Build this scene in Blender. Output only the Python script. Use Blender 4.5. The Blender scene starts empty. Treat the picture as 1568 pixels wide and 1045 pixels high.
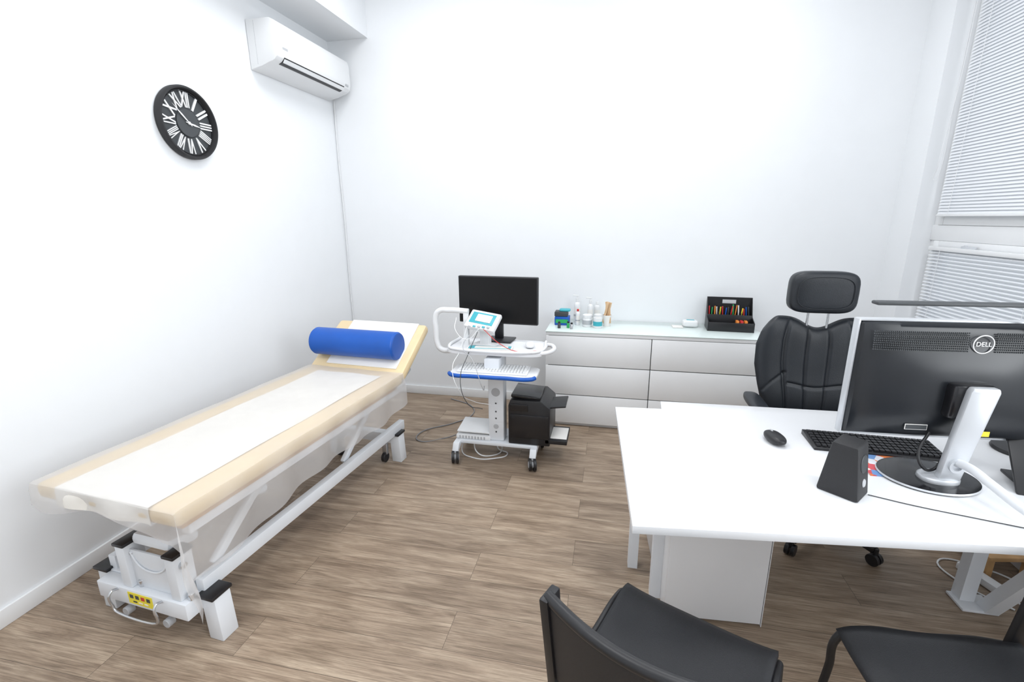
import bpy, bmesh, math, random
from mathutils import Vector, Matrix
random.seed(4)
C=bpy.context.collection
pi=math.pi
# ---------------- materials ----------------
def mat(name,col,rough=.5,metal=0,spec=.5,var=.03,bump=0,bscale=200,scale=6):
    m=bpy.data.materials.new(name);m.use_nodes=True;nt=m.node_tree;b=nt.nodes['Principled BSDF']
    b.inputs['Roughness'].default_value=rough;b.inputs['Metallic'].default_value=metal
    b.inputs['Specular IOR Level'].default_value=spec
    tc=nt.nodes.new('ShaderNodeTexCoord');n=nt.nodes.new('ShaderNodeTexNoise');n.inputs['Scale'].default_value=scale
    nt.links.new(tc.outputs['Object'],n.inputs['Vector'])
    r=nt.nodes.new('ShaderNodeValToRGB');r.color_ramp.elements[0].position=.3;r.color_ramp.elements[1].position=.7
    r.color_ramp.elements[0].color=tuple(max(0,c*(1-var)) for c in col)+(1,);r.color_ramp.elements[1].color=tuple(min(1,c*(1+var)) for c in col)+(1,)
    nt.links.new(n.outputs['Fac'],r.inputs['Fac']);nt.links.new(r.outputs['Color'],b.inputs['Base Color'])
    if bump:
        n2=nt.nodes.new('ShaderNodeTexNoise');n2.inputs['Scale'].default_value=bscale;nt.links.new(tc.outputs['Object'],n2.inputs['Vector'])
        bp=nt.nodes.new('ShaderNodeBump');bp.inputs['Strength'].default_value=bump;bp.inputs['Distance'].default_value=.002
        nt.links.new(n2.outputs['Fac'],bp.inputs['Height']);nt.links.new(bp.outputs['Normal'],b.inputs['Normal'])
    return m
WALL=mat('wall_paint',(.83,.848,.868),.7,var=.006,bump=.05,bscale=300)
CEIL=mat('ceiling_paint',(.82,.84,.87),.8,var=.005)
TRIM=mat('trim_white',(.80,.81,.82),.4,var=.01)
WHITE=mat('white_lacquer',(.80,.81,.83),.3,var=.01)
WHITEP=mat('white_plastic',(.80,.81,.82),.35,var=.01)
MALM=mat('white_foil',(.86,.87,.88),.4,var=.01)
METALW=mat('white_powdercoat',(.78,.81,.85),.35,var=.02)
SLEEVE=mat('cable_sleeve_white',(.72,.74,.77),.45,var=.02)
GREYP=mat('grey_plastic',(.45,.46,.48),.45)
SILVER=mat('silver_plastic',(.62,.64,.67),.32,metal=.35,var=.02)
STEEL=mat('steel',(.6,.61,.63),.25,metal=.9)
BLACK=mat('black_plastic',(.012,.012,.014),.4,var=.1)
BLACKG=mat('black_gloss',(.010,.010,.012),.15,var=.05)
BLACKM=mat('black_matte',(.018,.018,.02),.6,var=.1,bump=.3,bscale=400)
LEATHER=mat('black_leather',(.012,.015,.020),.42,var=.15,bump=.25,bscale=260)
MESHB=mat('black_chair_plastic',(.010,.011,.014),.5,var=.1,bump=.5,bscale=700)
SCREEN=mat('screen_off',(.004,.004,.005),.3,spec=.3,var=.02)
CREAM=mat('cream_vinyl',(.80,.63,.38),.42,var=.03,bump=.08,bscale=120)
PAPER=mat('paper_white',(.85,.82,.76),.6,var=.015,bump=.5,bscale=14)
WPAPER=mat('sheet_white',(.84,.82,.79),.6,var=.01,bump=.3,bscale=20)
BLUE=mat('blue_vinyl',(.003,.09,.44),.42,var=.06,bump=.1,bscale=150)
TEAL=mat('teal_print',(.05,.42,.5),.4)
GLASST=mat('frosted_glass_top',(.77,.86,.84),.12,var=.01)
WOODL=mat('light_wood',(.55,.33,.15),.5,var=.15,scale=12)
YELLOW=mat('yellow_label',(.85,.72,.05),.5)
RED=mat('red_plastic',(.6,.03,.03),.4);GREEN=mat('green_plastic',(.03,.4,.12),.4);ORANGE=mat('orange_plastic',(.8,.25,.04),.4)
DARKG=mat('dark_grey',(.05,.055,.06),.5)
CLOCKG=mat('clock_grey',(.04,.045,.05),.55)
GAP=mat('shadow_gap',(.1,.1,.1),.8)

def floor_mat():
    m=bpy.data.materials.new('oak_laminate');m.use_nodes=True;nt=m.node_tree;N=nt.nodes;L=nt.links;b=N['Principled BSDF']
    tc=N.new('ShaderNodeTexCoord')
    br=N.new('ShaderNodeTexBrick');br.offset=.37;br.offset_frequency=2
    br.inputs['Scale'].default_value=1;br.inputs['Brick Width'].default_value=1.25;br.inputs['Row Height'].default_value=.19
    br.inputs['Mortar Size'].default_value=.0009;br.inputs['Mortar Smooth'].default_value=.1;br.inputs['Bias'].default_value=0
    br.inputs['Color1'].default_value=(0,0,0,1);br.inputs['Color2'].default_value=(1,1,1,1);br.inputs['Mortar'].default_value=(.5,.5,.5,1)
    L.new(tc.outputs['Object'],br.inputs['Vector'])
    mul=N.new('ShaderNodeVectorMath');mul.operation='MULTIPLY_ADD';mul.inputs[1].default_value=(7.3,3.1,0)
    L.new(br.outputs['Color'],mul.inputs[0]);L.new(tc.outputs['Object'],mul.inputs[2])
    def noise(sc,scale,det,ro,dist=0):
        mp=N.new('ShaderNodeMapping');mp.inputs['Scale'].default_value=sc;L.new(mul.outputs[0],mp.inputs['Vector'])
        n=N.new('ShaderNodeTexNoise');n.inputs['Scale'].default_value=scale;n.inputs['Detail'].default_value=det;n.inputs['Roughness'].default_value=ro;n.inputs['Distortion'].default_value=dist
        L.new(mp.outputs[0],n.inputs['Vector']);return n
    n1=noise((1.3,12,1),1.5,8,.62,1.0);n2=noise((4,130,1),1.5,5,.7);n3=noise((2.2,5.5,1),1.6,3,.5,.4)
    r1=N.new('ShaderNodeValToRGB');e=r1.color_ramp.elements;e[0].position=.25;e[0].color=(.185,.130,.090,1);e[1].position=.75;e[1].color=(.50,.40,.302,1)
    x=e.new(.5);x.color=(.345,.262,.192,1)
    L.new(n1.outputs['Fac'],r1.inputs['Fac'])
    r2=N.new('ShaderNodeValToRGB');e=r2.color_ramp.elements;e[0].position=.33;e[0].color=(.48,.46,.44,1);e[1].position=.58;e[1].color=(1.1,1.1,1.1,1);L.new(n2.outputs['Fac'],r2.inputs['Fac'])
    mx=N.new('ShaderNodeMixRGB');mx.blend_type='MULTIPLY';mx.inputs[0].default_value=.8;L.new(r1.outputs[0],mx.inputs[1]);L.new(r2.outputs[0],mx.inputs[2])
    r4=N.new('ShaderNodeValToRGB');e=r4.color_ramp.elements;e[0].position=.30;e[0].color=(.64,.61,.58,1);e[1].position=.5;e[1].color=(1.05,1.05,1.05,1);L.new(n3.outputs['Fac'],r4.inputs['Fac'])
    mx4=N.new('ShaderNodeMixRGB');mx4.blend_type='MULTIPLY';mx4.inputs[0].default_value=.6;L.new(mx.outputs[0],mx4.inputs[1]);L.new(r4.outputs[0],mx4.inputs[2])
    r3=N.new('ShaderNodeValToRGB');e=r3.color_ramp.elements;e[0].color=(.87,.865,.86,1);e[1].color=(1.12,1.12,1.11,1);L.new(br.outputs['Color'],r3.inputs['Fac'])
    mx2=N.new('ShaderNodeMixRGB');mx2.blend_type='MULTIPLY';mx2.inputs[0].default_value=1;L.new(mx4.outputs[0],mx2.inputs[1]);L.new(r3.outputs[0],mx2.inputs[2])
    mx3=N.new('ShaderNodeMixRGB');L.new(br.outputs['Fac'],mx3.inputs[0]);L.new(mx2.outputs[0],mx3.inputs[1]);mx3.inputs[2].default_value=(.10,.075,.055,1)
    L.new(mx3.outputs[0],b.inputs['Base Color']);b.inputs['Roughness'].default_value=.42;b.inputs['Specular IOR Level'].default_value=.35
    bp=N.new('ShaderNodeBump');bp.inputs['Strength'].default_value=.25;bp.inputs['Distance'].default_value=.002;L.new(n2.outputs['Fac'],bp.inputs['Height']);L.new(bp.outputs[0],b.inputs['Normal'])
    return m
FLOOR=floor_mat()
def sheet_mat(name,fac,col,trl=.4):
    m=bpy.data.materials.new(name);m.use_nodes=True;nt=m.node_tree;N=nt.nodes;L=nt.links;N.clear()
    o=N.new('ShaderNodeOutputMaterial');t=N.new('ShaderNodeBsdfTransparent');d=N.new('ShaderNodeBsdfDiffuse');d.inputs[0].default_value=col
    tr=N.new('ShaderNodeBsdfTranslucent');tr.inputs[0].default_value=col;g=N.new('ShaderNodeBsdfGlossy');g.inputs['Roughness'].default_value=.25
    m1=N.new('ShaderNodeMixShader');m1.inputs[0].default_value=trl;L.new(d.outputs[0],m1.inputs[1]);L.new(tr.outputs[0],m1.inputs[2])
    m3=N.new('ShaderNodeMixShader');m3.inputs[0].default_value=.06;L.new(m1.outputs[0],m3.inputs[1]);L.new(g.outputs[0],m3.inputs[2])
    m2=N.new('ShaderNodeMixShader');L.new(t.outputs[0],m2.inputs[1]);L.new(m3.outputs[0],m2.inputs[2])
    tc=N.new('ShaderNodeTexCoord');n=N.new('ShaderNodeTexNoise');n.inputs['Scale'].default_value=5;L.new(tc.outputs['Object'],n.inputs[0])
    mr=N.new('ShaderNodeMapRange');mr.inputs[3].default_value=fac-.08;mr.inputs[4].default_value=min(1,fac+.08);L.new(n.outputs['Fac'],mr.inputs[0]);L.new(mr.outputs[0],m2.inputs[0])
    L.new(m2.outputs[0],o.inputs[0]);return m
SHEET=sheet_mat('thin_plastic_sheet',.50,(.84,.83,.83,1))
BLIND=mat('blind_slat',(.80,.82,.85),.45,var=.01)

# ---------------- mesh helpers ----------------
def empty(name,loc=(0,0,0),rz=0,par=None):
    o=bpy.data.objects.new(name,None);C.objects.link(o);o.location=loc;o.rotation_euler=(0,0,math.radians(rz));o.empty_display_size=.1
    if par:o.parent=par
    return o
def fin(bm,name,m,par=None,smooth=False,loc=(0,0,0),rot=(0,0,0)):
    me=bpy.data.meshes.new(name);bmesh.ops.recalc_face_normals(bm,faces=bm.faces);bm.to_mesh(me);bm.free()
    if m: me.materials.append(m)
    if smooth:
        for p in me.polygons:p.use_smooth=True
        try: me.set_sharp_from_angle(angle=math.radians(40))
        except Exception: pass
    o=bpy.data.objects.new(name,me);C.objects.link(o);o.location=loc;o.rotation_euler=rot
    if par: o.parent=par
    return o
def box(name,par,loc,size,m,bev=.003,rot=(0,0,0),seg=2):
    bm=bmesh.new();bmesh.ops.create_cube(bm,size=1)
    for v in bm.verts: v.co=Vector((v.co.x*size[0],v.co.y*size[1],v.co.z*size[2]))
    if bev: bmesh.ops.bevel(bm,geom=list(bm.edges),offset=min(bev,min(size)*.45),segments=seg,affect='EDGES',profile=.5)
    return fin(bm,name,m,par,bool(bev),loc,rot)
def box2(name,par,a,b,m,bev=.003):
    return box(name,par,[(a[i]+b[i])/2 for i in range(3)],[abs(b[i]-a[i]) for i in range(3)],m,bev)
def prism(name,par,poly,z0,z1,m,bev=0,axis='z',loc=(0,0,0),rot=(0,0,0)):
    bm=bmesh.new()
    def P(p,h):
        return (p[0],p[1],h) if axis=='z' else ((h,p[0],p[1]) if axis=='x' else (p[0],h,p[1]))
    v0=[bm.verts.new(P(p,z0)) for p in poly];v1=[bm.verts.new(P(p,z1)) for p in poly];n=len(poly)
    bm.faces.new(v0);bm.faces.new(v1[::-1])
    for i in range(n): bm.faces.new((v0[i],v0[(i+1)%n],v1[(i+1)%n],v1[i]))
    if bev: bmesh.ops.bevel(bm,geom=list(bm.edges),offset=bev,segments=2,affect='EDGES',profile=.5)
    return fin(bm,name,m,par,bool(bev),loc,rot)
def lathe(name,par,prof,m,loc=(0,0,0),rot=(0,0,0),seg=32,sx=1,sy=1):
    bm=bmesh.new();rings=[]
    for r,z in prof:
        if r<1e-6: rings.append([bm.verts.new((0,0,z))])
        else: rings.append([bm.verts.new((r*sx*math.cos(2*pi*i/seg),r*sy*math.sin(2*pi*i/seg),z)) for i in range(seg)])
    for a,b in zip(rings,rings[1:]):
        for i in range(seg):
            j=(i+1)%seg
            if len(a)==1 and len(b)==1: continue
            if len(a)==1: bm.faces.new((a[0],b[i],b[j]))
            elif len(b)==1: bm.faces.new((a[i],b[0],a[j]))
            else: bm.faces.new((a[i],b[i],b[j],a[j]))
    return fin(bm,name,m,par,True,loc,rot)
def cyl(name,par,loc,r,h,m,rot=(0,0,0),seg=28,bev=.002,sx=1,sy=1):
    b=min(bev,r*.4,h*.4)
    return lathe(name,par,[(0,-h/2),(r-b,-h/2),(r,-h/2+b),(r,h/2-b),(r-b,h/2),(0,h/2)],m,loc,rot,seg,sx,sy)
def tube(name,par,pts,r,m,cyc=False,smooth=True,res=8,bres=4):
    cu=bpy.data.curves.new(name,'CURVE');cu.dimensions='3D';cu.bevel_depth=r;cu.bevel_resolution=bres;cu.use_fill_caps=True;cu.resolution_u=res
    if smooth:
        s=cu.splines.new('BEZIER');s.bezier_points.add(len(pts)-1)
        for p,c in zip(s.bezier_points,pts): p.co=c;p.handle_left_type=p.handle_right_type='AUTO'
    else:
        s=cu.splines.new('POLY');s.points.add(len(pts)-1)
        for p,c in zip(s.points,pts): p.co=(*c,1)
    s.use_cyclic_u=cyc
    t=bpy.data.objects.new('tmp',cu);C.objects.link(t);dg=bpy.context.evaluated_depsgraph_get()
    me=bpy.data.meshes.new_from_object(t.evaluated_get(dg));bpy.data.objects.remove(t)
    me.materials.clear();me.materials.append(m)
    for p in me.polygons:p.use_smooth=True
    o=bpy.data.objects.new(name,me);C.objects.link(o)
    if par:o.parent=par
    return o
def sgn(x,e): return math.copysign(abs(x)**e,x)
def pillow(name,par,loc,size,m,e1=.4,e2=.4,rot=(0,0,0),nu=40,nv=20):
    bm=bmesh.new();rings=[]
    for j in range(1,nv):
        t=-pi/2+pi*j/nv
        rings.append([bm.verts.new((size[0]/2*sgn(math.cos(t),e1)*sgn(math.cos(2*pi*i/nu),e2),size[1]/2*sgn(math.cos(t),e1)*sgn(math.sin(2*pi*i/nu),e2),size[2]/2*sgn(math.sin(t),e1))) for i in range(nu)])
    b=bm.verts.new((0,0,-size[2]/2));tp=bm.verts.new((0,0,size[2]/2))
    for a,c in zip(rings,rings[1:]):
        for i in range(nu): bm.faces.new((a[i],a[(i+1)%nu],c[(i+1)%nu],c[i]))
    for i in range(nu): bm.faces.new((b,rings[0][(i+1)%nu],rings[0][i]));bm.faces.new((tp,rings[-1][i],rings[-1][(i+1)%nu]))
    return fin(bm,name,m,par,True,loc,rot)
def grid(name,par,f,nu,nv,m,loc=(0,0,0),rot=(0,0,0),solid=0):
    bm=bmesh.new();V=[[bm.verts.new(f(i/nu,j/nv)) for i in range(nu+1)] for j in range(nv+1)]
    for j in range(nv):
        for i in range(nu): bm.faces.new((V[j][i],V[j][i+1],V[j+1][i+1],V[j+1][i]))
    o=fin(bm,name,m,par,True,loc,rot)
    if solid:
        md=o.modifiers.new('s','SOLIDIFY');md.thickness=solid;md.offset=0
    return o
def text(name,par,s,size,m,mtx,ext=.0005,off=0):
    cu=bpy.data.curves.new(name,'FONT');cu.body=s;cu.size=size;cu.extrude=ext;cu.align_x='CENTER';cu.align_y='CENTER';cu.offset=off
    t=bpy.data.objects.new('tmp',cu);C.objects.link(t);dg=bpy.context.evaluated_depsgraph_get()
    me=bpy.data.meshes.new_from_object(t.evaluated_get(dg));bpy.data.objects.remove(t)
    me.materials.clear();me.materials.append(m);me.transform(mtx)
    o=bpy.data.objects.new(name,me);C.objects.link(o)
    if par:o.parent=par
    return o

# ---------------- room ----------------
XR=4.40;YF=-5.3;H=3.6;WX=4.56
box2('floor',None,(-.2,YF-.2,-.1),(XR+.4,.2,0),FLOOR,0)
box2('ceiling',None,(-.2,YF-.2,H),(XR+.4,.2,H+.1),CEIL,0)
box2('wall_left',None,(-.15,YF-.15,0),(0,.15,H),WALL,0)
box2('wall_back',None,(0,0,0),(XR+.25,.15,H),WALL,0)
box2('wall_front',None,(0,YF-.15,0),(XR+.25,YF,H),WALL,0)
wr=empty('wall_right')
y0=-.27;y1=-4.9;zs=.80;zt=3.35
box2('pier',wr,(XR,0,0),(XR+.25,y0,H),WALL,0)
box2('pier_end',wr,(XR,y1,0),(XR+.25,YF,H),WALL,0)
box2('parapet',wr,(XR,y0,0),(XR+.25,y1,zs),WALL,0)
box2('lintel',wr,(XR,y0,zt),(XR+.25,y1,H),WALL,0)
box2('ceiling_soffit',None,(0,YF,3.08),(.37,0,H),WALL,0)
box2('baseboard_left',None,(0,YF,0),(.014,0,.08),TRIM,.003)
box2('baseboard_back',None,(.014,-.014,0),(XR,0,.08),TRIM,.003)
box2('baseboard_right',None,(XR-.014,YF,0),(XR,-.014,.08),TRIM,.003)
box2('trim_1',None,(XR-.03,y1,zs),(XR+.16,y0,zs+.025),TRIM,.004)
tube('cable_conduit',None,[(.02,-.010,2.62),(.012,-.012,2.2),(.018,-.010,1.6),(.011,-.012,1.0),(.018,-.010,.5),(.014,-.011,.09)],.004,WHITEP)
nw=4;wl=(y0-y1)/nw
for k in range(nw):
    a=y0-k*wl;b=a-wl
    w=empty('window_%d'%(k+1),(WX,0,0))
    def fr(n,ya,yb,za,zb,d=.07,x0=-.035): box2(n,w,(x0,ya,za),(x0+d,yb,zb),TRIM,.006)
    zm0,zm1=1.46,1.60
    fr('jamb_near',a,a-.055,zs+.025,zt);fr('jamb_far',b,b+.055,zs+.025,zt);fr('head',a,b,zt-.06,zt);fr('sill_rail',a,b,zs+.025,zs+.09);fr('transom',a,b,zm0+.02,zm1-.02,.075,-.045)
    for s,(z0_,z1_) in enumerate([(zs+.09,zm0+.02),(zm1-.02,zt-.06)]):
        fr('sash_l%d'%s,a-.055,a-.11,z0_,z1_,.05,-.05);fr('sash_r%d'%s,b+.055,b+.11,z0_,z1_,.05,-.05)
        fr('sash_b%d'%s,a-.11,b+.11,z0_,z0_+.055,.05,-.05);fr('sash_t%d'%s,a-.11,b+.11,z1_-.055,z1_,.05,-.05)
    cyl('handle_base',w,(-.055,(a+b)/2+.2,zm0-.01),.014,.02,SILVER,(0,pi/2,0))
    box('handle',w,(-.07,(a+b)/2+.15,zm0-.01),(.014,.12,.02),SILVER,.005)
    if k<2:
        for nm,(z0_,z1_),tl,pitch in (('blind_lower',(zs+.15,1.42),24,.022),('blind_upper',(1.66,zt-.12),62,.019)):
            bm=bmesh.new();z=z0_
            ya,yb=a-.09,b+.09
            while z<z1_:
                t=math.radians(tl);dx=.0125*math.cos(t);dz=-.0125*math.sin(t)
                v=[bm.verts.new(p) for p in [(-.075-dx,ya,z+dz),(-.075-dx,yb,z+dz),(-.075,yb,z+.001),(-.075,ya,z+.001),(-.075+dx,yb,z-dz),(-.075+dx,ya,z-dz)]]
                bm.faces.new(v[:4]);bm.faces.new((v[3],v[2],v[4],v[5]));z+=pitch
            fin(bm,nm,BLIND,w)
            box2(nm+'_rail_top',w,(-.09,ya,z1_),(-.06,yb,z1_+.025),TRIM,.003)
            box2(nm+'_rail_bottom',w,(-.088,ya,z0_-.026),(-.064,yb,z0_-.012),TRIM,.003)
            for yy in (ya-.12,yb+.12): tube(nm+'_cord',w,[(-.09,yy,z0_-.01),(-.09,yy,z1_)],.0012,WHITEP,smooth=False)
        tube('bead_chain',w,[(-.10,a-.07,3.1),(-.10,a-.065,2.4),(-.10,a-.06,1.9),(-.105,a-.04,1.86),(-.11,a-.05,1.95),(-.10,a-.08,2.5),(-.10,a-.08,3.1)],.0016,WHITEP)

# ---------------- air conditioner ----------------
ac=empty('air_conditioner',(0,0,0))
pr=[(.002,2.91),(.175,2.91),(.205,2.895),(.215,2.86),(.217,2.72),(.210,2.685),(.19,2.665),(.17,2.655),(.09,2.632),(.002,2.61)]
prism('body',ac,[(x,z) for x,z in pr],-.97,-.06,WHITEP,.006,axis='y')
prism('outlet_slot',ac,[(.2145,2.690),(.1925,2.6615),(.175,2.6535),(.165,2.652),(.19,2.675),(.205,2.690)],-.90,-.16,BLACK,0,axis='y')
prism('flap',ac,[(.2175,2.680),(.2035,2.661),(.198,2.659),(.212,2.681)],-.90,-.16,WHITEP,0,axis='y')
box2('panel_line',ac,(.06,-.9705,2.64),(.0615,-.9695,2.90),GREYP,0)
box2('small_label',ac,(.2165,-.915,2.735),(.2178,-.86,2.75),GREYP,0)
box2('indicator',ac,(.2165,-.14,2.70),(.2178,-.10,2.715),GREYP,0)

# ---------------- clock ----------------
ck=empty('wall_clock',(0,-1.575,2.175));
ckr=(0,pi/2,0)
R=.195
lathe('rim',ck,[(R-.03,0.002),(R-.004,.002),(R,.01),(R,.035),(R-.006,.045),(R-.014,.045),(R-.018,.03),(R-.03,.002)],BLACKM,rot=ckr,seg=72)
cyl('backing',ck,(.012,0,0),R-.016,.012,CLOCKG,ckr,64)
lathe('ring_outer',ck,[(.164,.016),(.164,.026),(.168,.026),(.168,.016)],BLACK,rot=ckr,seg=64)
cyl('center_plate',ck,(.022,0,0),.074,.008,DARKG,ckr,64)
NUM=['XII','I','II','III','IIII','V','VI','VII','VIII','IX','X','XI']
B=Matrix(((0,0,1,0),(1,0,0,0),(0,1,0,0),(0,0,0,1)))
for i,s in enumerate(NUM):
    a=-2*pi*i/12
    me_w=[.64,1.3,1.05,.76,.57,.82,.68,.53,.43,.64,.82,.64][i]
    M=B@Matrix.Rotation(a,4,'Z')@Matrix.Translation((0,.120,.0215))@Matrix.Diagonal((me_w,1.55,1,1))
    text('numeral_%d'%(i+1),ck,s,.075,WHITEP,M,.003,.0014)
def hand(n,ang,l,w,xx):
    bm=bmesh.new();a=math.radians(ang);d=Vector((0,math.sin(a),math.cos(a)));s=Vector((0,math.cos(a),-math.sin(a)))
    pts=[-.02*d-.4*w*s,.45*l*d-w*s,l*d,.45*l*d+w*s,-.02*d+.4*w*s]
    v0=[bm.verts.new(p+Vector((xx,0,0))) for p in pts];v1=[bm.verts.new(p+Vector((xx+.002,0,0))) for p in pts]
    bm.faces.new(v0);bm.faces.new(v1[::-1])
    for i in range(5): bm.faces.new((v0[i],v0[(i+1)%5],v1[(i+1)%5],v1[i]))
    fin(bm,n,WHITEP,ck)
hand('hour_hand',100,.085,.005,.029);hand('minute_hand',-48,.13,.0045,.032);cyl('hub',ck,(.032,0,0),.009,.008,WHITEP,ckr)

# ---------------- examination couch ----------------
bd=empty('examination_couch',(.63,-2.87,0),-4.8)
ZT=.66
box2('mattress',bd,(-.36,0,ZT-.065),(.36,1.57,ZT),CREAM,.022)
box2('deck',bd,(-.34,.03,ZT-.085),(.34,1.56,ZT-.063),WOODL,.003)
ang=math.radians(33)
hl=.47
hp=(0,1.575+math.cos(ang)*hl/2,ZT-.032+math.sin(ang)*hl/2)
box('head_section',bd,hp,(.72,hl,.065),CREAM,.022,(ang,0,0))
box('head_deck',bd,(0,hp[1]+.022,hp[2]-.035),(.66,hl-.05,.018),DARKG,.003,(ang,0,0))
nx=(0,-math.sin(ang),math.cos(ang));tx=(0,math.cos(ang),math.sin(ang))
pc=[hp[i]+nx[i]*.0365+tx[i]*.02 for i in range(3)]
box('head_sheet',bd,(pc[0]+.03,pc[1],pc[2]),(.54,hl-.05,.008),WPAPER,.003,(ang,0,0))
def pap(u,v):
    s=-.07+1.56*v
    x=-.235+.475*u+.01*v; dz=max(0,-s)
    z=ZT+.004+.0025*math.sin(9*u+3*v)*math.sin(14*v)-dz
    y=max(s,-.004)-.06*dz-.008*math.sin(12*u)*min(1,dz/.04)
    return (x,y,z)
grid('paper_cover',bd,pap,24,90,PAPER)
def shf(u,v):
    t=-.40+u*(.36+.40+.30); s=-.22+v*(1.57+.22)
    W=.364
    dx=max(0,t-W);dl=max(0,-.364-t)
    sm=.08+.10*max(0,u-.45)*1.8+ .02*math.sin(11*u)
    dy=max(0,-s)*sm/.22
    endd=.29-.09*v+.02*math.sin(9*v)
    dx*=endd/.30
    x=max(-.366,min(t,W)); y=max(s,-.008)
    z=ZT+.008-dx-dy-dl
    x+= .5*dl*-1 + dx*.05+.012*math.sin(23*s+4*u)*min(1,dx/.1) + (.25*dy if t>W*.8 else 0)
    y+= -.12*dy-.014*math.sin(17*t)*min(1,dy/.05)
    z+= .0015*math.sin(13*s+20*t)
    return (x,y,z)
grid('plastic_sheet',bd,shf,90,110,SHEET)
for sx in (-1,1):
    box2('upper_rail',bd,(sx*.31-.02,.06,ZT-.13),(sx*.31+.02,1.56,ZT-.086),METALW,.004)
    box2('lower_rail',bd,(sx*.24-.02,.12,.20),(sx*.24+.02,1.72,.265),METALW,.004)
for yy,nm,fx in ((.14,'near',.285),(1.63,'far',.245)):
    box2('crossbar_'+nm,bd,(-fx+.02,yy-.03,.135),(fx-.02,yy+.03,.205),METALW,.004)
    for sx in (-1,1):
        f1=[(sx*(fx-.035),.20),(sx*(fx+.035),.20),(sx*(fx+.045),0),(sx*(fx-.025),0)]
        prism('foot_%s_%d'%(nm,sx),bd,f1,yy-.035,yy+.04,METALW,.004,axis='y')
        box('foot_cap_%s_%d'%(nm,sx),bd,(sx*fx,yy,.206),(.083,.095,.016),BLACK,.004)
        cyl('caster_%s_%d'%(nm,sx),bd,(sx*.18,yy+(.06 if nm=='near' else -.06),.04),.035,.025,BLACK,(0,pi/2,0))
        box('caster_fork_%s_%d'%(nm,sx),bd,(sx*.18,yy+(.05 if nm=='near' else -.05),.10),(.035,.03,.08),STEEL,.004)
box2('front_beam',bd,(-.24,.05,.125),(.24,.11,.20),METALW,.004)
for xx,nm in ((-.075,'l'),(.185,'r')):
    box('upright_'+nm,bd,(xx,.10,.295),(.05,.08,.19),METALW,.005)
    box('upright_cap_'+nm,bd,(xx,.10,.396),(.06,.09,.014),BLACK,.004)
    cyl('pivot_bolt_'+nm,bd,(xx+.03,.09,.35),.014,.02,STEEL,(0,pi/2,0));cyl('pivot_bolt_low_'+nm,bd,(xx+.05,.085,.215),.012,.03,STEEL)
box2('front_plate',bd,(-.052,.080,.20),(.162,.090,.37),METALW,.002)
tube('plate_arc',bd,[(-.045,.079,.36),(-.01,.077,.31),(.055,.076,.29),(.12,.077,.31),(.155,.079,.36)],.004,METALW)
box('top_cover',bd,(.05,.16,.395),(.20,.14,.05),METALW,.02,(math.radians(-15),0,0))
cyl('actuator',bd,(.05,.42,.40),.03,.5,METALW,(math.radians(72),0,0))
for sx in (-1,1):
    for ya,yb in ((.22,.62),(1.1,1.5)):
        L_=math.hypot(yb-ya,.30)
        box('lift_arm',bd,(sx*.20,(ya+yb)/2,.40),(.025,L_,.04),METALW,.006,(math.atan2(.30,yb-ya),0,0))
tube('pedal_bar',bd,[(-.12,.05,.19),(-.12,.025,.195),(-.12,.02,.125),(-.11,.02,.11),(.11,.02,.11),(.12,.02,.125),(.12,.025,.195),(.12,.05,.19)],.005,STEEL)
for x_ in (-.1,.12): cyl('pedal_knob',bd,(x_,.06,.085),.018,.03,GREYP,(pi/2,0,0));box('pedal_stem',bd,(x_,.08,.10),(.016,.03,.05),STEEL,.003)
box('warning_label',bd,(0,.049,.165),(.13,.002,.052),YELLOW,0)
for i in range(4): box('label_icon_%d'%i,bd,(-.045+.03*i,.0475,.174),(.018,.001,.016),RED if i==2 else DARKG,0)
for i in range(3): box('label_line_%d'%i,bd,(-.03+.03*i,.0475,.151),(.02,.001,.006),WPAPER if i else DARKG,0)
box('headrest_strut',bd,(.30,1.66,.60),(.025,.22,.03),GREYP,.004,(math.radians(20),0,0))
box('hinge_bracket',bd,(.345,1.55,.585),(.03,.10,.03),SILVER,.006)
bl=empty('bolster_cushion',(.742,-1.22,.822),-4.0)
cyl('cushion',bl,(0,0,0),.094,.635,BLUE,(0,pi/2,0),56,bev=.012)
for s_ in (-1,1): tube('seam_%d'%s_,bl,[(s_*.314,.085*math.cos(t),.085*math.sin(t)) for t in [2*pi*i/24 for i in range(24)]],.003,BLUE,cyc=True)

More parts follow.
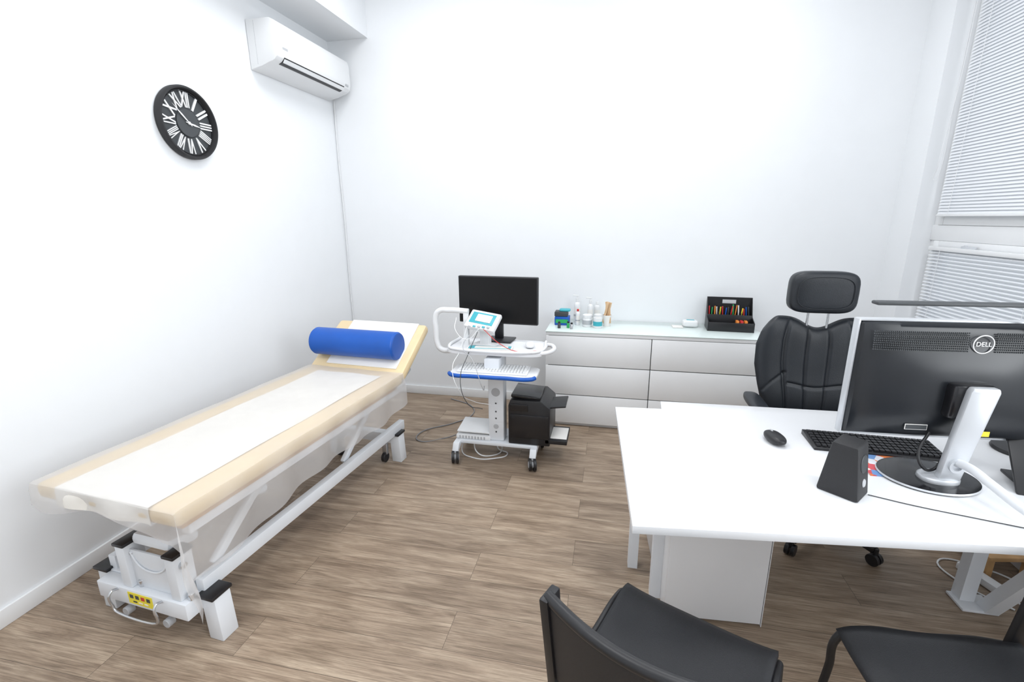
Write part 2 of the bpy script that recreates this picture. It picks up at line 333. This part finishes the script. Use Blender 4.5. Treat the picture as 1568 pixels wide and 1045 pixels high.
# ---------------- dresser ----------------
dr=empty('chest_of_drawers',(1.94,-.48,0))
W_,D_=1.60,.475
box2('carcass',dr,(.02,.018,.03),(W_-.02,D_,.74),GAP,0)
box2('side_l',dr,(0,.0,0),(.02,D_,.755),MALM,.002);box2('side_r',dr,(W_-.02,0,0),(W_,D_,.755),MALM,.002)
box2('top',dr,(0,0,.755),(W_,D_,.78),MALM,.002);box2('plinth',dr,(.02,.03,0),(W_-.02,.05,.05),MALM,0)
for c in range(2):
    for r_ in range(3):
        xa=.003+c*(W_/2);xb=xa+W_/2-.006
        za=.03+r_*.243
        box2('drawer_%d_%d'%(c,r_),dr,(xa,-.002,za),(xb,.018,za+(.236 if r_<2 else .235)),MALM,.002)
box2('glass_top',dr,(-.005,-.006,.781),(W_+.005,D_-.005,.788),GLASST,.002)
TOPZ=.7885
def bottle(name,x,y,h,r,m,cap,capm,pump=False):
    e=empty(name,(x,y,TOPZ))
    lathe('body',e,[(0,0),(r*.95,0),(r,.006),(r,h*.72),(r*.85,h*.80),(r*.4,h*.85),(r*.4,h*.88),(0,h*.88)],m)
    lathe('label',e,[(r*1.01,h*.18),(r*1.015,h*.18),(r*1.015,h*.6),(r*1.01,h*.6)],TEAL if cap else WPAPER)
    lathe('label_band',e,[(r*1.018,h*.25),(r*1.03,h*.25),(r*1.03,h*.33),(r*1.018,h*.33)],GREYP)
    lathe('cap',e,[(0,h*.87),(r*.5,h*.87),(r*.5,h*1.0),(0,h*1.0)],capm)
    if pump:
        cyl('pump_stem',e,(0,0,h*1.05),.004,h*.12,WHITEP);box('pump_nozzle',e,(-.012,0,h*1.11),(.05,.012,.01),WHITEP,.003)
    return e
bottle('pump_bottle',2.15,-.10,.20,.027,WHITEP,0,WHITEP,True)
bottle('spray_bottle',2.26,-.13,.19,.022,WHITEP,0,WHITEP,True)
bottle('disinfectant_bottle',2.315,-.07,.17,.024,WHITEP,0,WHITEP)
bottle('gel_bottle',2.165,-.22,.13,.018,WHITEP,0,RED)
e=empty('gel_jar',(2.245,-.27,TOPZ));lathe('body',e,[(0,0),(.036,0),(.038,.005),(.038,.07),(.034,.075),(0,.075)],WHITEP);lathe('lid',e,[(0,.075),(.038,.075),(.038,.095),(.03,.1),(0,.1)],WHITEP);lathe('label',e,[(.0385,.02),(.039,.02),(.039,.055),(.0385,.055)],GREYP)
e=empty('gel_jar',(2.33,-.31,TOPZ));lathe('body',e,[(0,0),(.033,0),(.035,.005),(.035,.085),(.03,.09),(0,.09)],WHITEP);lathe('lid',e,[(0,.09),(.03,.09),(.03,.11),(0,.11)],WHITEP);lathe('label',e,[(.0355,.02),(.036,.02),(.036,.055),(.0355,.055)],TEAL)
e=empty('spatula_cup',(2.40,-.22,TOPZ));lathe('cup',e,[(0,0),(.03,0),(.036,.09),(.034,.09),(.028,.004),(0,.004)],WPAPER)
WOODS=mat('birch_wood',(.72,.50,.30),.6,var=.05)
for i in range(14):
    a=random.uniform(0,2*pi);d=random.uniform(.01,.035)
    box('spatula_%d'%i,e,(math.cos(a)*d*.7,math.sin(a)*d*.7,.11),(.018,.002,.17),WOODS,.0008,(math.sin(a)*-.22,math.cos(a)*.22,random.uniform(0,3)))
e=empty('supply_box',(2.04,-.22,TOPZ));box2('lower',e,(-.06,-.05,0),(.06,.05,.07),BLUE,.006);box2('upper',e,(-.062,-.045,.071),(.045,.05,.11),DARKG,.006);box2('strip',e,(-.05,-.053,.02),(.05,-.0505,.05),GREEN,0);pillow('lid',e,(.02,0,.12),(.09,.07,.02),TEAL)
for i,(x,y,m) in enumerate([(2.03,-.37,DARKG),(2.10,-.35,GREEN),(2.13,-.39,STEEL)]):
    e=empty('electrode_vial',(x,y,TOPZ));lathe('body',e,[(0,0),(.012,0),(.012,.035),(.008,.04),(0,.04)],m);lathe('cap',e,[(0,.04),(.009,.04),(.009,.052),(0,.052)],BLACK)
e=empty('tissue_pack',(3.055,-.13,TOPZ));pillow('pack',e,(0,0,.028),(.12,.09,.054),WHITEP,.5,.35);box('window',e,(0,0,.054),(.06,.03,.003),TEAL,.001);box('slip',e,(-.10,-.03,.003),(.08,.09,.005),WPAPER,.001)
o=empty('desk_organizer',(3.335,-.15,TOPZ),-3)
box2('base',o,(-.165,-.12,0),(.165,.06,.006),BLACK,.002)
prism('side_l',o,[(-.12,0),(-.12,.07),(-.02,.10),(.05,.24),(.06,.24),(.06,0)],-.165,-.16,BLACK,0,axis='x');prism('side_r',o,[(-.12,0),(-.12,.07),(-.02,.10),(.05,.24),(.06,.24),(.06,0)],.16,.165,BLACK,0,axis='x')
box2('front',o,(-.16,-.12,.006),(.16,-.115,.07),BLACK,.001);box2('divider',o,(-.16,-.03,.006),(.16,-.025,.115),BLACK,.001)
for a_,b_ in (((-.16,.055,.006),(.16,.06,.19)),((-.16,.055,.22),(.16,.06,.24)),((-.16,.055,.19),(-.05,.06,.22)),((.05,.055,.19),(.16,.06,.22))): box2('back',o,a_,b_,BLACK,0)
for x in (-.08,0,.08): box2('partition',o,(x-.002,-.025,.006),(x+.002,.055,.13),BLACK,0)
for i in range(16):
    x=-.145+.29*i/15;m=[RED,GREEN,ORANGE,WHITEP,YELLOW,RED,BLUE,DARKG][i%8]
    cyl('pen_%d'%i,o,(x,-.0+random.uniform(-.012,.03),.105+random.uniform(-.01,.02)),.0045,.13,m,(random.uniform(-.1,.1),random.uniform(-.12,.12),0),10)
for i in range(3): box('note_%d'%i,o,(.05+.03*i,-.07,.055),(.02,.05,.05),[ORANGE,RED,ORANGE][i],.002)

# ---------------- medical cart ----------------
ct=empty('medical_cart',(1.69,-1.03,0))
for sx in (-1,1):
    prism('base_leg_%d'%sx,ct,[(-.20,.085),(-.17,.135),(.13,.135),(.17,.085),(.14,.085),(.11,.105),(-.14,.105),(-.17,.085)],sx*.27-.022,sx*.27+.022,METALW,.004,axis='x')
    for sy in (-.185,.155):
        cyl('caster_wheel_%d_%g'%(sx,sy),ct,(sx*.27-.016,sy-.015,.042),.042,.018,BLACK,(0,pi/2,.3));cyl('caster_wheel2_%d_%g'%(sx,sy),ct,(sx*.27+.016,sy-.015,.042),.042,.018,BLACK,(0,pi/2,.3))
        cyl('caster_hub_%d_%g'%(sx,sy),ct,(sx*.27,sy-.015,.042),.022,.055,GREYP,(0,pi/2,.3))
        cyl('caster_stem_%d_%g'%(sx,sy),ct,(sx*.27,sy+.01,.082),.02,.03,METALW)
box2('base_shelf',ct,(-.27,-.13,.115),(.29,.12,.14),METALW,.006)
box2('power_unit',ct,(-.29,-.11,.14),(-.04,.10,.17),WHITEP,.008)
box('power_unit_lid',ct,(-.165,0,.20),(.24,.20,.01),WHITEP,.004,(math.radians(6),0,0))
for i in range(9): box('vent_%d'%i,ct,(-.26+.022*i,-.1105,.155),(.01,.002,.02),GREYP,0)
box2('column',ct,(-.055,-.10,.14),(.055,-.0,.765),METALW,.012)
cyl('column_speaker',ct,(0,-.101,.50),.03,.004,GREYP,(pi/2,0,0));cyl('column_speaker_lower',ct,(0,-.101,.25),.018,.004,GREYP,(pi/2,0,0))
for z in (.42,.36,.31,.21): cyl('column_dot_%g'%z,ct,(0,-.101,z),.006,.003,DARKG,(pi/2,0,0))
pillow('worktop',ct,(0,0,.79),(.66,.36,.03),WHITE,.25,.35)
tube('worktop_rim',ct,[(-.31,.12,.812),(-.31,-.12,.812),(-.27,-.165,.812),(.27,-.165,.812),(.31,-.12,.812),(.31,.12,.812)],.01,WHITE)
tube('right_grip',ct,[(.30,-.13,.795),(.345,-.12,.80),(.375,-.07,.80),(.375,.03,.80),(.345,.08,.80),(.30,.09,.795)],.014,WHITE)
tube('left_handle',ct,[(-.20,-.02,1.035),(-.33,-.02,1.04),(-.41,-.02,1.03),(-.435,-.02,.99),(-.435,-.02,.90),(-.43,-.02,.80),(-.41,-.02,.765),(-.34,-.02,.755),(-.28,-.02,.775)],.019,WHITEP,bres=6)
box2('handle_post',ct,(-.235,-.035,.80),(-.20,-.005,1.04),WHITEP,.006)
pillow('keyboard_tray',ct,(.015,-.165,.668),(.57,.25,.022),WHITE,.25,.3)
box2('tray_bracket',ct,(-.05,-.2,.67),(.05,-.02,.76),METALW,.006)
tube('wrist_pad',ct,[(-.265,-.265,.675),(-.245,-.29,.674),(-.1,-.30,.674),(.1,-.30,.674),(.275,-.29,.674),(.295,-.265,.675)],.013,BLUE,bres=6)
p=empty('laser_printer',(1.915,-1.0,.141),0,)
prism('body',p,[(-.135,0),(.15,0),(.15,.27),(.09,.32),(-.12,.32),(-.135,.28)],-.15,.17,BLACK,.008,axis='y')
box('top_lid',p,(-.02,-.01,.335),(.20,.24,.025),BLACKG,.008,(0,math.radians(4),0))
box('side_tray',p,(.185,-.02,.275),(.13,.20,.012),BLACK,.003,(0,math.radians(-8),0))
box('paper_tray',p,(.19,-.03,.035),(.15,.24,.03),BLACK,.004)
box('paper',p,(.205,-.035,.053),(.11,.18,.004),WPAPER,.001)
box('control_panel',p,(-.06,-.153,.27),(.12,.006,.05),BLACKG,.003)
box2('front_door',p,(-.12,-.156,.05),(.14,-.15,.22),BLACKG,.003)
mo=empty('cart_monitor',(1.66,-.92,.806),-4)
box2('panel',mo,(-.285,.0,.122),(.285,.035,.45),BLACK,.006)
box2('screen',mo,(-.277,-.0015,.132),(.277,.001,.442),SCREEN,0)
box2('neck',mo,(-.03,.02,.01),(.03,.05,.2),BLACK,.005);box2('foot',mo,(-.11,-.06,.001),(.11,.09,.013),BLACK,.005)
def keyboard(name,loc,rz,w,d,bm_,km,par=None):
    k=empty(name,loc,rz,par);prism('case',k,[(-d/2,0),(d/2,0),(d/2,.02),(-d/2,.009)],-w/2,w/2,bm_,.002,axis='x')
    bm=bmesh.new();nr=6;ty=.011/d
    for r_ in range(nr):
        y=-d/2+.012+(d-.024)*(r_+.5)/nr;z=.009+(y+d/2)*ty
        n=int(w/.0205)
        for i in range(n):
            if r_==0 and 4<=i<=9 : continue
            x=-w/2+.01+(w-.02)*(i+.5)/n
            bmesh.ops.create_cube(bm,size=1,matrix=Matrix.Translation((x,y,z+.004))@Matrix.Diagonal((.016,(d-.024)/nr*.82,.008,1)))
    y=-d/2+.012+(d-.024)*.5/nr;bmesh.ops.create_cube(bm,size=1,matrix=Matrix.Translation((-w/2+.01+(w-.02)*7/int(w/.0205),y,.014))@Matrix.Diagonal((.11,.016,.008,1)))
    fin(bm,'keys',km,k);return k
keyboard('cart_keyboard',(.01,-.175,.680),0,.46,.15,WHITEP,WHITEP,ct)
ec=empty('ecg_recorder',(1.60,-1.08,.806),-12)
box('body',ec,(0,0,.17),(.22,.15,.035),WHITEP,.01,(math.radians(38),math.radians(6),0))
box('display',ec,(.0,-.005,.1895),(.17,.09,.004),TEAL,.001,(math.radians(38),math.radians(6),0))
box('display_inner',ec,(.01,-.007,.192),(.11,.06,.004),WPAPER,.001,(math.radians(38),math.radians(6),0))
for i in range(5): box('key_%d'%i,ec,(-.07+.034*i,-.062,.148),(.02,.012,.004),TEAL if i%2 else GREYP,.001,(math.radians(38),math.radians(6),0))
box('stand',ec,(0,.03,.07),(.07,.05,.15),WHITEP,.01);box('stand_foot',ec,(0,.035,.006),(.16,.08,.012),WHITEP,.004)
e=empty('notepad',(1.66,-1.145,.806),5);box('pages',e,(0,0,.006),(.30,.075,.012),WPAPER,.001);box('cover',e,(0,0,.0125),(.28,.07,.001),TEAL,0);box('sheet',e,(.01,0,.0135),(.22,.05,.001),WPAPER,0)
e=empty('computer_mouse',(1.91,-1.05,.806),10);pillow('body',e,(0,0,.018),(.062,.105,.036),WHITEP,.8,.8)
cb=empty('cables',(-1.69,1.03,0),0,ct)
for i,pp in enumerate([[(1.50,-1.12,.95),(1.47,-1.2,.80),(1.46,-1.33,.72),(1.50,-1.36,.60),(1.56,-1.2,.45),(1.66,-1.16,.42)],
  [(1.55,-1.14,.93),(1.50,-1.22,.84),(1.60,-1.34,.78),(1.66,-1.36,.62),(1.62,-1.16,.55)],
  [(1.58,-1.15,.92),(1.53,-1.22,.78),(1.52,-1.36,.66),(1.55,-1.34,.5),(1.60,-1.15,.38)],
  [(1.62,-1.15,.94),(1.74,-1.2,.86),(1.86,-1.22,.82),(1.98,-1.18,.82)],
  [(1.42,-1.1,1.0),(1.44,-1.18,.93),(1.52,-1.2,.88),(1.6,-1.18,.95)]]):
    tube('lead_%d'%i,cb,pp,.0022,[WHITEP,GREYP,DARKG,RED,WHITEP][i])
CORD=mat('grey_cord',(.25,.25,.26),.5)
for i,pp in enumerate([[(1.45,-1.0,.11),(1.42,-1.08,.02),(1.52,-1.15,.006),(1.68,-1.13,.006),(1.75,-1.05,.006),(1.66,-.98,.02),(1.7,-.95,.11)],
  [(1.5,-1.05,.11),(1.55,-1.12,.03),(1.64,-1.1,.006),(1.70,-1.0,.02),(1.6,-.95,.11)],
  [(1.40,-.95,.10),(1.22,-.9,.006),(1.05,-.98,.006),(1.0,-.85,.006),(1.20,-.62,.006),(1.30,-.45,.006),(1.25,-.25,.006),(1.0,-.1,.006)]]):
    tube('power_cable_%d'%i,cb,pp,.0045,WHITEP if i!=2 else CORD)

# ---------------- desk ----------------
dk=empty('office_desk',(0,0,0))
prism('desktop',dk,[(2.52,-2.77),(4.28,-2.575),(4.28,-1.66),(2.692,-1.71),(2.69,-1.815),(2.47,-1.83)],.713,.74,WHITE,.0012)
def leg(n,x,y,x2=None,y2=None,s=.045):
    x2=x if x2 is None else x2;y2=y if y2 is None else y2
    bm=bmesh.new();h=s/2
    a=[bm.verts.new((x+i*h,y+j*h,0)) for i,j in ((-1,-1),(1,-1),(1,1),(-1,1))];b=[bm.verts.new((x2+i*h,y2+j*h,.713)) for i,j in ((-1,-1),(1,-1),(1,1),(-1,1))]
    bm.faces.new(a);bm.faces.new(b[::-1])
    for i in range(4): bm.faces.new((a[i],a[(i+1)%4],b[(i+1)%4],b[i]))
    fin(bm,n,METALW,dk)
leg('leg_1',2.585,-2.02);leg('leg_2',2.675,-2.19);leg('leg_3',4.0,-1.95,4.13,-1.80,.055);leg('leg_4',4.06,-2.0,4.16,-2.3,.055)
box2('foot_plate',dk,(3.955,-2.03,0),(4.09,-1.92,.012),METALW,.003)
box2('underframe_a',dk,(2.6,-2.21,.675),(4.15,-2.17,.712),METALW,.003);box2('underframe_b',dk,(2.57,-1.98,.675),(4.15,-1.94,.712),METALW,.003)
pd=empty('drawer_pedestal',(2.705,-2.315,0),4,dk)
box2('carcass',pd,(0,.018,.0),(.385,.56,.66),WHITE,.002);box2('front',pd,(0,0,.012),(.383,.017,.66),WHITE,.002)
box2('side_edge',pd,(.3855,.0,.0),(.388,.56,.66),WHITE,.0)
mn=empty('desktop_monitor',(3.575,-2.225,.7405),4)
pw,ph,zb=.625,.415,.14
def backf(u,v):
    x=(u-.5)*pw;z=zb+ph*v
    ex=max(0,1-abs(2*u-1)**6);ez=max(0,1-abs(2*v-1)**5)
    d=.018+.035*(ex*ez)**.7
    k=math.exp(-((x/.17)**4))*math.exp(-(((v-.42)/.32)**4))*.012
    if u in(0,1) or v in(0,1): d=.0
    return (x,-d-k,z)
grid('back_shell',mn,backf,60,44,mat('monitor_back_plastic',(.013,.015,.019),.28,var=.08))
box2('bezel',mn,(-pw/2,-.004,zb),(pw/2,.018,zb+ph),BLACK,.004);box2('screen',mn,(-pw/2+.02,.0175,zb+.02),(pw/2-.02,.019,zb+ph-.02),SCREEN,0)
for a_,b_ in (((-pw/2-.004,-.012,zb-.004),(-pw/2+.004,.02,zb+ph+.004)),((pw/2-.004,-.012,zb-.004),(pw/2+.004,.02,zb+ph+.004)),((-pw/2,-.012,zb+ph-.003),(pw/2,.02,zb+ph+.005)),((-pw/2,-.012,zb-.005),(pw/2,.02,zb+.003))): box2('edge_trim',mn,a_,b_,SILVER,.002)
bm=bmesh.new()
for r_ in range(9):
    for i in range(96):
        x=-.285+.57*(i+.5)/96
        if abs(x-.045)<.04: continue
        z=zb+ph-.030-.0075*r_
        bmesh.ops.create_cube(bm,size=1,matrix=Matrix.Translation((x,-.0525-.0005*r_+ (.004 if r_<2 else 0),z))@Matrix.Diagonal((.003,.004,.004,1)))
fin(bm,'vent_holes',DARKG,mn)
tube('logo_ring',mn,[(.045+.03*math.cos(t),-.057,zb+ph-.065+.03*math.sin(t)) for t in [2*pi*i/24 for i in range(24)]],.0018,WHITEP,cyc=True)
text('logo_text',mn,'DELL',.021,WHITEP,Matrix.Translation((.045,-.0575,zb+ph-.065))@Matrix.Rotation(pi/2,4,'X'),.0008)
box('vesa_block',mn,(.025,-.075,.30),(.13,.05,.12),BLACKG,.012)
prism('neck',mn,[(-.045,.005),(.022,.005),(.080,.345),(.075,.36),(.0,.36),(-.007,.345)],-.125,-.098,SILVER,.006,axis='y')
prism('neck_inner',mn,[(-.03,.03),(.005,.03),(.05,.30),(.008,.30)],-.098,-.085,DARKG,.004,axis='y')
lathe('base',mn,[(0,0),(.145,0),(.150,.004),(.148,.010),(.10,.014),(0,.016)],BLACKG,loc=(-.03,-.055,0),seg=56,sy=.85)
lathe('base_ring',mn,[(.147,.008),(.1505,.004),(.152,.006),(.149,.011)],SILVER,loc=(-.03,-.055,0),seg=56,sy=.85)
pillow('base_mount',mn,(-.02,-.09,.02),(.12,.09,.03),SILVER,.5,.8)
lathe('cable_ring',mn,[(.016,-.018),(.024,-.018),(.024,.018),(.016,.018),(.016,-.018)],SILVER,loc=(.0,-.115,.085),rot=(pi/2,0,0))
box('port_label',mn,(-.10,-.0565,zb+.05),(.07,.002,.02),WPAPER,0);box('port_label_dark',mn,(-.10,-.058,zb+.05),(.066,.001,.016),DARKG,0)
box('yellow_label',mn,(.105,-.056,zb+.035),(.05,.002,.018),YELLOW,0)
tube('video_cable',mn,[(-.05,-.05,zb+.03),(-.09,-.08,.10),(-.08,-.10,.06),(-.04,-.09,.05),(-.02,-.09,.085)],.005,BLACK)
cs=empty('cable_sleeve');tube('sleeve',cs,[(3.583,-2.335,.835),(3.598,-2.39,.84),(3.615,-2.45,.825),(3.65,-2.55,.795),(3.71,-2.66,.77)],.014,SLEEVE,bres=6)
ex=empty('audio_cable');tube('wire',ex,[(3.29,-2.45,.743),(3.40,-2.49,.743),(3.55,-2.53,.743),(3.75,-2.58,.743)],.0014,BLACK)
lp=empty('led_desk_lamp')
box('lamp_head',lp,(3.50,-2.30,1.365),(.46,.04,.012),DARKG,.005,(0,math.radians(0),math.radians(3)))
box('lamp_head_hinge',lp,(3.76,-2.285,1.355),(.06,.045,.03),BLACK,.01)
tube('lamp_arm',lp,[(3.77,-2.285,1.355),(3.80,-2.20,1.15),(3.92,-2.05,.95),(4.02,-2.0,.76)],.011,BLACK)
lathe('lamp_base',lp,[(0,0),(.09,0),(.092,.004),(.088,.014),(0,.018)],BLACK,loc=(4.03,-1.99,.7405))
keyboard('computer_keyboard',(3.475,-2.065,.7405),-2,.46,.155,BLACK,BLACK)
e=empty('computer_mouse',(3.11,-2.09,.742),12);pillow('body',e,(0,0,.019),(.066,.112,.038),BLACK,.8,.8);box('wheel',e,(0,.03,.034),(.008,.02,.01),GREYP,.003)
e=empty('mouse_pad',(3.50,-2.195,.7405),4)
M_=mat('pad_art',(.6,.5,.5),.5)
nt=M_.node_tree;v=nt.nodes.new('ShaderNodeTexVoronoi');v.inputs['Scale'].default_value=28;tc=nt.nodes.new('ShaderNodeTexCoord');nt.links.new(tc.outputs['Object'],v.inputs['Vector'])
rr=nt.nodes.new('ShaderNodeValToRGB');rr.color_ramp.interpolation='CONSTANT';el=rr.color_ramp.elements;el[0].color=(.75,.75,.8,1);el[1].position=.3;el[1].color=(.75,.2,.05,1)
for p_,c_ in ((.45,(.15,.3,.6,1)),(.6,(.8,.75,.7,1)),(.8,(.6,.08,.1,1))): el.new(p_).color=c_
sp=nt.nodes.new('ShaderNodeSeparateColor');nt.links.new(v.outputs['Color'],sp.inputs[0]);nt.links.new(sp.outputs[0],rr.inputs[0]);nt.links.new(rr.outputs[0],nt.nodes['Principled BSDF'].inputs['Base Color'])
box('pad',e,(-.02,-.0,.0015),(.25,.21,.003),M_,0)
s=empty('desktop_speaker',(3.215,-2.435,.7405),0)
poly=[(-.065,0),(.06,0),(.035,.185),(-.04,.185)]
body=prism('cabinet',s,poly,-.05,.05,BLACKM,.008,axis='x',rot=(0,0,math.radians(50)))
tilt=math.atan2(.025,.185)
Rz=Matrix.Rotation(math.radians(50),4,'Z')
for zz,r_,m_ in ((.12,.03,DARKG),(.055,.014,GREYP)):
    yb=-.065+.025*zz/.185-.001
    q=(Rz@Vector((0,yb,zz)));cyl('driver_%g'%zz,s,q,r_,.005,m_,(pi/2-tilt,0,math.radians(50)))
e=empty('document_holder',(3.95,-2.28,.7405),-10)
prism('panel',e,[(-.10,0),(-.085,0),(.06,.17),(.05,.18)],-.16,.16,BLACK,.003,axis='x');box('foot',e,(0,.0,.005),(.26,.16,.01),BLACK,.003)

# ---------------- office chair ----------------
oc=empty('office_chair',(3.545,-1.53,0),0)
for i in range(5):
    a=math.radians(-90+36+72*i)
    d=Vector((math.cos(a),math.sin(a),0))
    box('base_arm_%d'%i,oc,d*.165+Vector((0,0,.095)),(.30,.045,.035),BLACKG,.01,(0,math.radians(6),a))
    cpos=d*.315
    for s_ in (-1,1):
        n_=Vector((-d.y,d.x,0))*s_*.014
        cyl('caster_%d_%d'%(i,s_),oc,cpos+n_+Vector((0,0,.03)),.03,.018,BLACK,(0,pi/2,a+pi/2))
    cyl('caster_stem_%d'%i,oc,cpos+Vector((0,0,.065)),.012,.05,BLACK)
cyl('hub',oc,(0,0,.10),.04,.09,BLACK);cyl('gas_lift',oc,(0,0,.25),.022,.28,BLACKG);box('mechanism',oc,(0,0,.39),(.2,.25,.05),BLACK,.01)
pillow('seat',oc,(0,-.01,.465),(.52,.50,.13),LEATHER,.45,.4)
WP=[(0,.24),(.2,.262),(.4,.29),(.6,.312),(.8,.312),(.92,.292),(1,.262)]
def wprof(v):
    for (a,wa),(b,wb) in zip(WP,WP[1:]):
        if v<=b:
            t=(v-a)/(b-a);return wa+(wb-wa)*t
    return WP[-1][1]
def chairback(u,v,side):
    U=2*u-1
    x=U*wprof(v)
    top=.61-.065*math.exp(-(U/.36)**2)
    if abs(U)>.78: top-=.045*((abs(U)-.78)/.22)**2
    z=.50+v*top
    edge=(max(0,1-abs(U)**6))**.5*(max(0,1-abs(2*v-1)**10))**.5
    T=.05
    g=0
    for gx,gw,ga in ((.55,.03,.55),(.18,.018,.35)):
        g+=ga*math.exp(-((abs(U)-gx)/gw)**2)*(1 if (v>.15 or gx>.4) else .3)
    if abs(U)<.5: g+=.35*math.exp(-((v-.40)/.012)**2)
    else: g+=.35*math.exp(-((v-.50+.35*(abs(U)-.5))/.014)**2)
    wing=.04*max(0,(abs(U)-.45)/.55)**1.3
    lumb=.02*math.exp(-((v-.25)/.2)**2)
    y=.27+.05*v
    if side==0: return (x,y-wing-lumb-T*edge*(1-g*.45),z)
    return (x,y-wing-lumb+.03*edge,z)
grid('back_front',oc,lambda u,v:chairback(u,v,0),100,84,LEATHER);grid('back_rear',oc,lambda u,v:chairback(u,v,1),60,40,LEATHER)
pillow('headrest',oc,(-.01,.29,1.245),(.335,.10,.225),LEATHER,.45,.45)
tube('headrest_seam',oc,[(-.01+.135*sgn(math.cos(t),.6),.243-.003,1.245+.085*sgn(math.sin(t),.6)) for t in [2*pi*i/40 for i in range(40)]],.002,LEATHER,cyc=True)
for x in (-.06,.04): tube('headrest_post',oc,[(x,.30,1.0),(x,.30,1.17)],.006,STEEL,smooth=False)
for sx in (-1,1):
    tube('arm_support_%d'%sx,oc,[(sx*.18,.08,.40),(sx*.30,.08,.42),(sx*.335,.07,.50),(sx*.335,.05,.66)],.018,BLACKG)
    pillow('armrest_%d'%sx,oc,(sx*.335,.06,.675),(.085,.30,.045),LEATHER,.6,.6)
box('back_bar',oc,(0,.25,.45),(.08,.14,.03),BLACK,.01)

# ---------------- visitor chairs ----------------
def visitor(loc,rz):
    c=empty('visitor_chair',loc,rz)
    def seat(u,v):
        U=2*u-1;V=v
        x=U*(.225-.015*(1-V));y=-.23+.47*V
        z=.455-.012*(1-U*U)*math.sin(pi*V)-.02*max(0,(V-.85)/.15)**2+.012*abs(U)**4
        return (x,y,z)
    grid('seat',c,seat,24,24,MESHB,solid=.014)
    def back(u,v):
        U=2*u-1
        hw=.215+.01*v
        x=U*hw
        y=-.245-.055*(1-U*U)-.035*v
        z=.54+(.26-.015*abs(U)**6)*v
        return (x,y,z)
    grid('backrest',c,back,30,12,MESHB,solid=.014)
    n=14
    tube('backrest_rim',c,[( (2*i/n-1)*.22,-.28-.055*(1-(2*i/n-1)**2),.80-.006*abs(2*i/n-1)**6) for i in range(n+1)],.014,BLACK)
    for sx in (-1,1):
        prism('rear_upright_%d'%sx,c,[(-.205,0.45),(-.25,.45),(-.245-.06,.80),(-.295+.05,.80)],sx*.22-.012,sx*.22+.012,BLACK,.005,axis='x')
        tube('leg_frame_%d'%sx,c,[(sx*.245,.26,.012),(sx*.235,.235,.30),(sx*.23,.225,.425),(sx*.23,.19,.445),(sx*.23,0,.445),(sx*.23,-.19,.445),(sx*.235,-.225,.43),(sx*.24,-.25,.30),(sx*.25,-.30,.012)],.0115,BLACK)
        for yy in (.26,-.30): cyl('glide_%d_%g'%(sx,yy),c,(sx*(.245 if yy>0 else .25),yy,.008),.015,.016,BLACK)
    tube('cross_rail',c,[(-.23,-.12,.435),(.23,-.12,.435)],.009,BLACK,smooth=False);tube('cross_rail_front',c,[(-.23,.15,.43),(.23,.15,.43)],.009,BLACK,smooth=False)
    return c
visitor((2.63,-2.985,0),-24)
visitor((3.385,-2.94,0),95)
e=empty('wooden_footstool',(4.27,-1.62,0),10)
box('top',e,(0,0,.10),(.22,.30,.022),WOODL,.004)
for x in (-.09,.09):
    for y in (-.13,.13): box('leg',e,(x,y,.045),(.03,.03,.09),WOODL,.003)
e=empty('power_strip',(4.16,-1.83,0),20);box('body',e,(0,0,.02),(.05,.22,.035),WHITEP,.006)
tube('cord',e,[(0,-.11,.02),(.03,-.2,.006),(.12,-.18,.006),(.16,-.05,.006),(.08,.1,.006),(-.06,.16,.006),(-.1,0,.006),(-.04,-.15,.006)],.004,WHITEP)

# ---------------- lights ----------------
def area(name,loc,rot,sx,sy,e,col=(1,1,1)):
    l=bpy.data.lights.new(name,'AREA');l.shape='RECTANGLE';l.size=sx;l.size_y=sy;l.energy=e;l.color=col
    o=bpy.data.objects.new(name,l);C.objects.link(o);o.location=loc;o.rotation_euler=rot;return o
for i,(x,y) in enumerate([(1.2,-1.3),(3.1,-1.3),(1.2,-3.6),(3.1,-3.6)]):  # added fill lights in invented ceiling panels, brightening the room from out of view
    f=empty('ceiling_fill_panel',(x,y,H))
    box('fill_housing',f,(0,0,-.02),(.92,.92,.04),TRIM,.004)
    a=area('fill_light',(0,0,-.045),(0,0,0),.88,.88,23.5,(.98,.99,1));a.parent=f
area('daylight_window',(WX+.35,-3.7,2.1),(0,math.radians(90),0),2.4,2.2,115,(.94,.975,1))
w=bpy.data.worlds.new('w');bpy.context.scene.world=w;w.use_nodes=True;bg=w.node_tree.nodes['Background'];bg.inputs[0].default_value=(.85,.92,1,1);bg.inputs[1].default_value=.6
bpy.context.scene.view_settings.view_transform='Standard'

# ---------------- camera ----------------
f,p_,yaw,roll=725.8933,.2536,.2085,.0064
fwd=Vector((-math.sin(yaw),math.cos(yaw),0));Rr=Vector((math.cos(yaw),math.sin(yaw),0));Z=Vector((0,0,1))
F=fwd*math.cos(p_)-Z*math.sin(p_);D=-fwd*math.sin(p_)-Z*math.cos(p_)
R2=Rr*math.cos(roll)+D*math.sin(roll);D2=D*math.cos(roll)-Rr*math.sin(roll)
cam=bpy.data.cameras.new('camera');co=bpy.data.objects.new('camera',cam);C.objects.link(co)
cam.sensor_width=36;cam.lens=36*f/1568;cam.clip_start=.02
M=Matrix.Identity(4)
for i in range(3): M[i][0]=R2[i];M[i][1]=-D2[i];M[i][2]=-F[i]
M[0][3],M[1][3],M[2][3]=2.4252,-4.0588,1.64
co.matrix_world=M
bpy.context.scene.camera=co
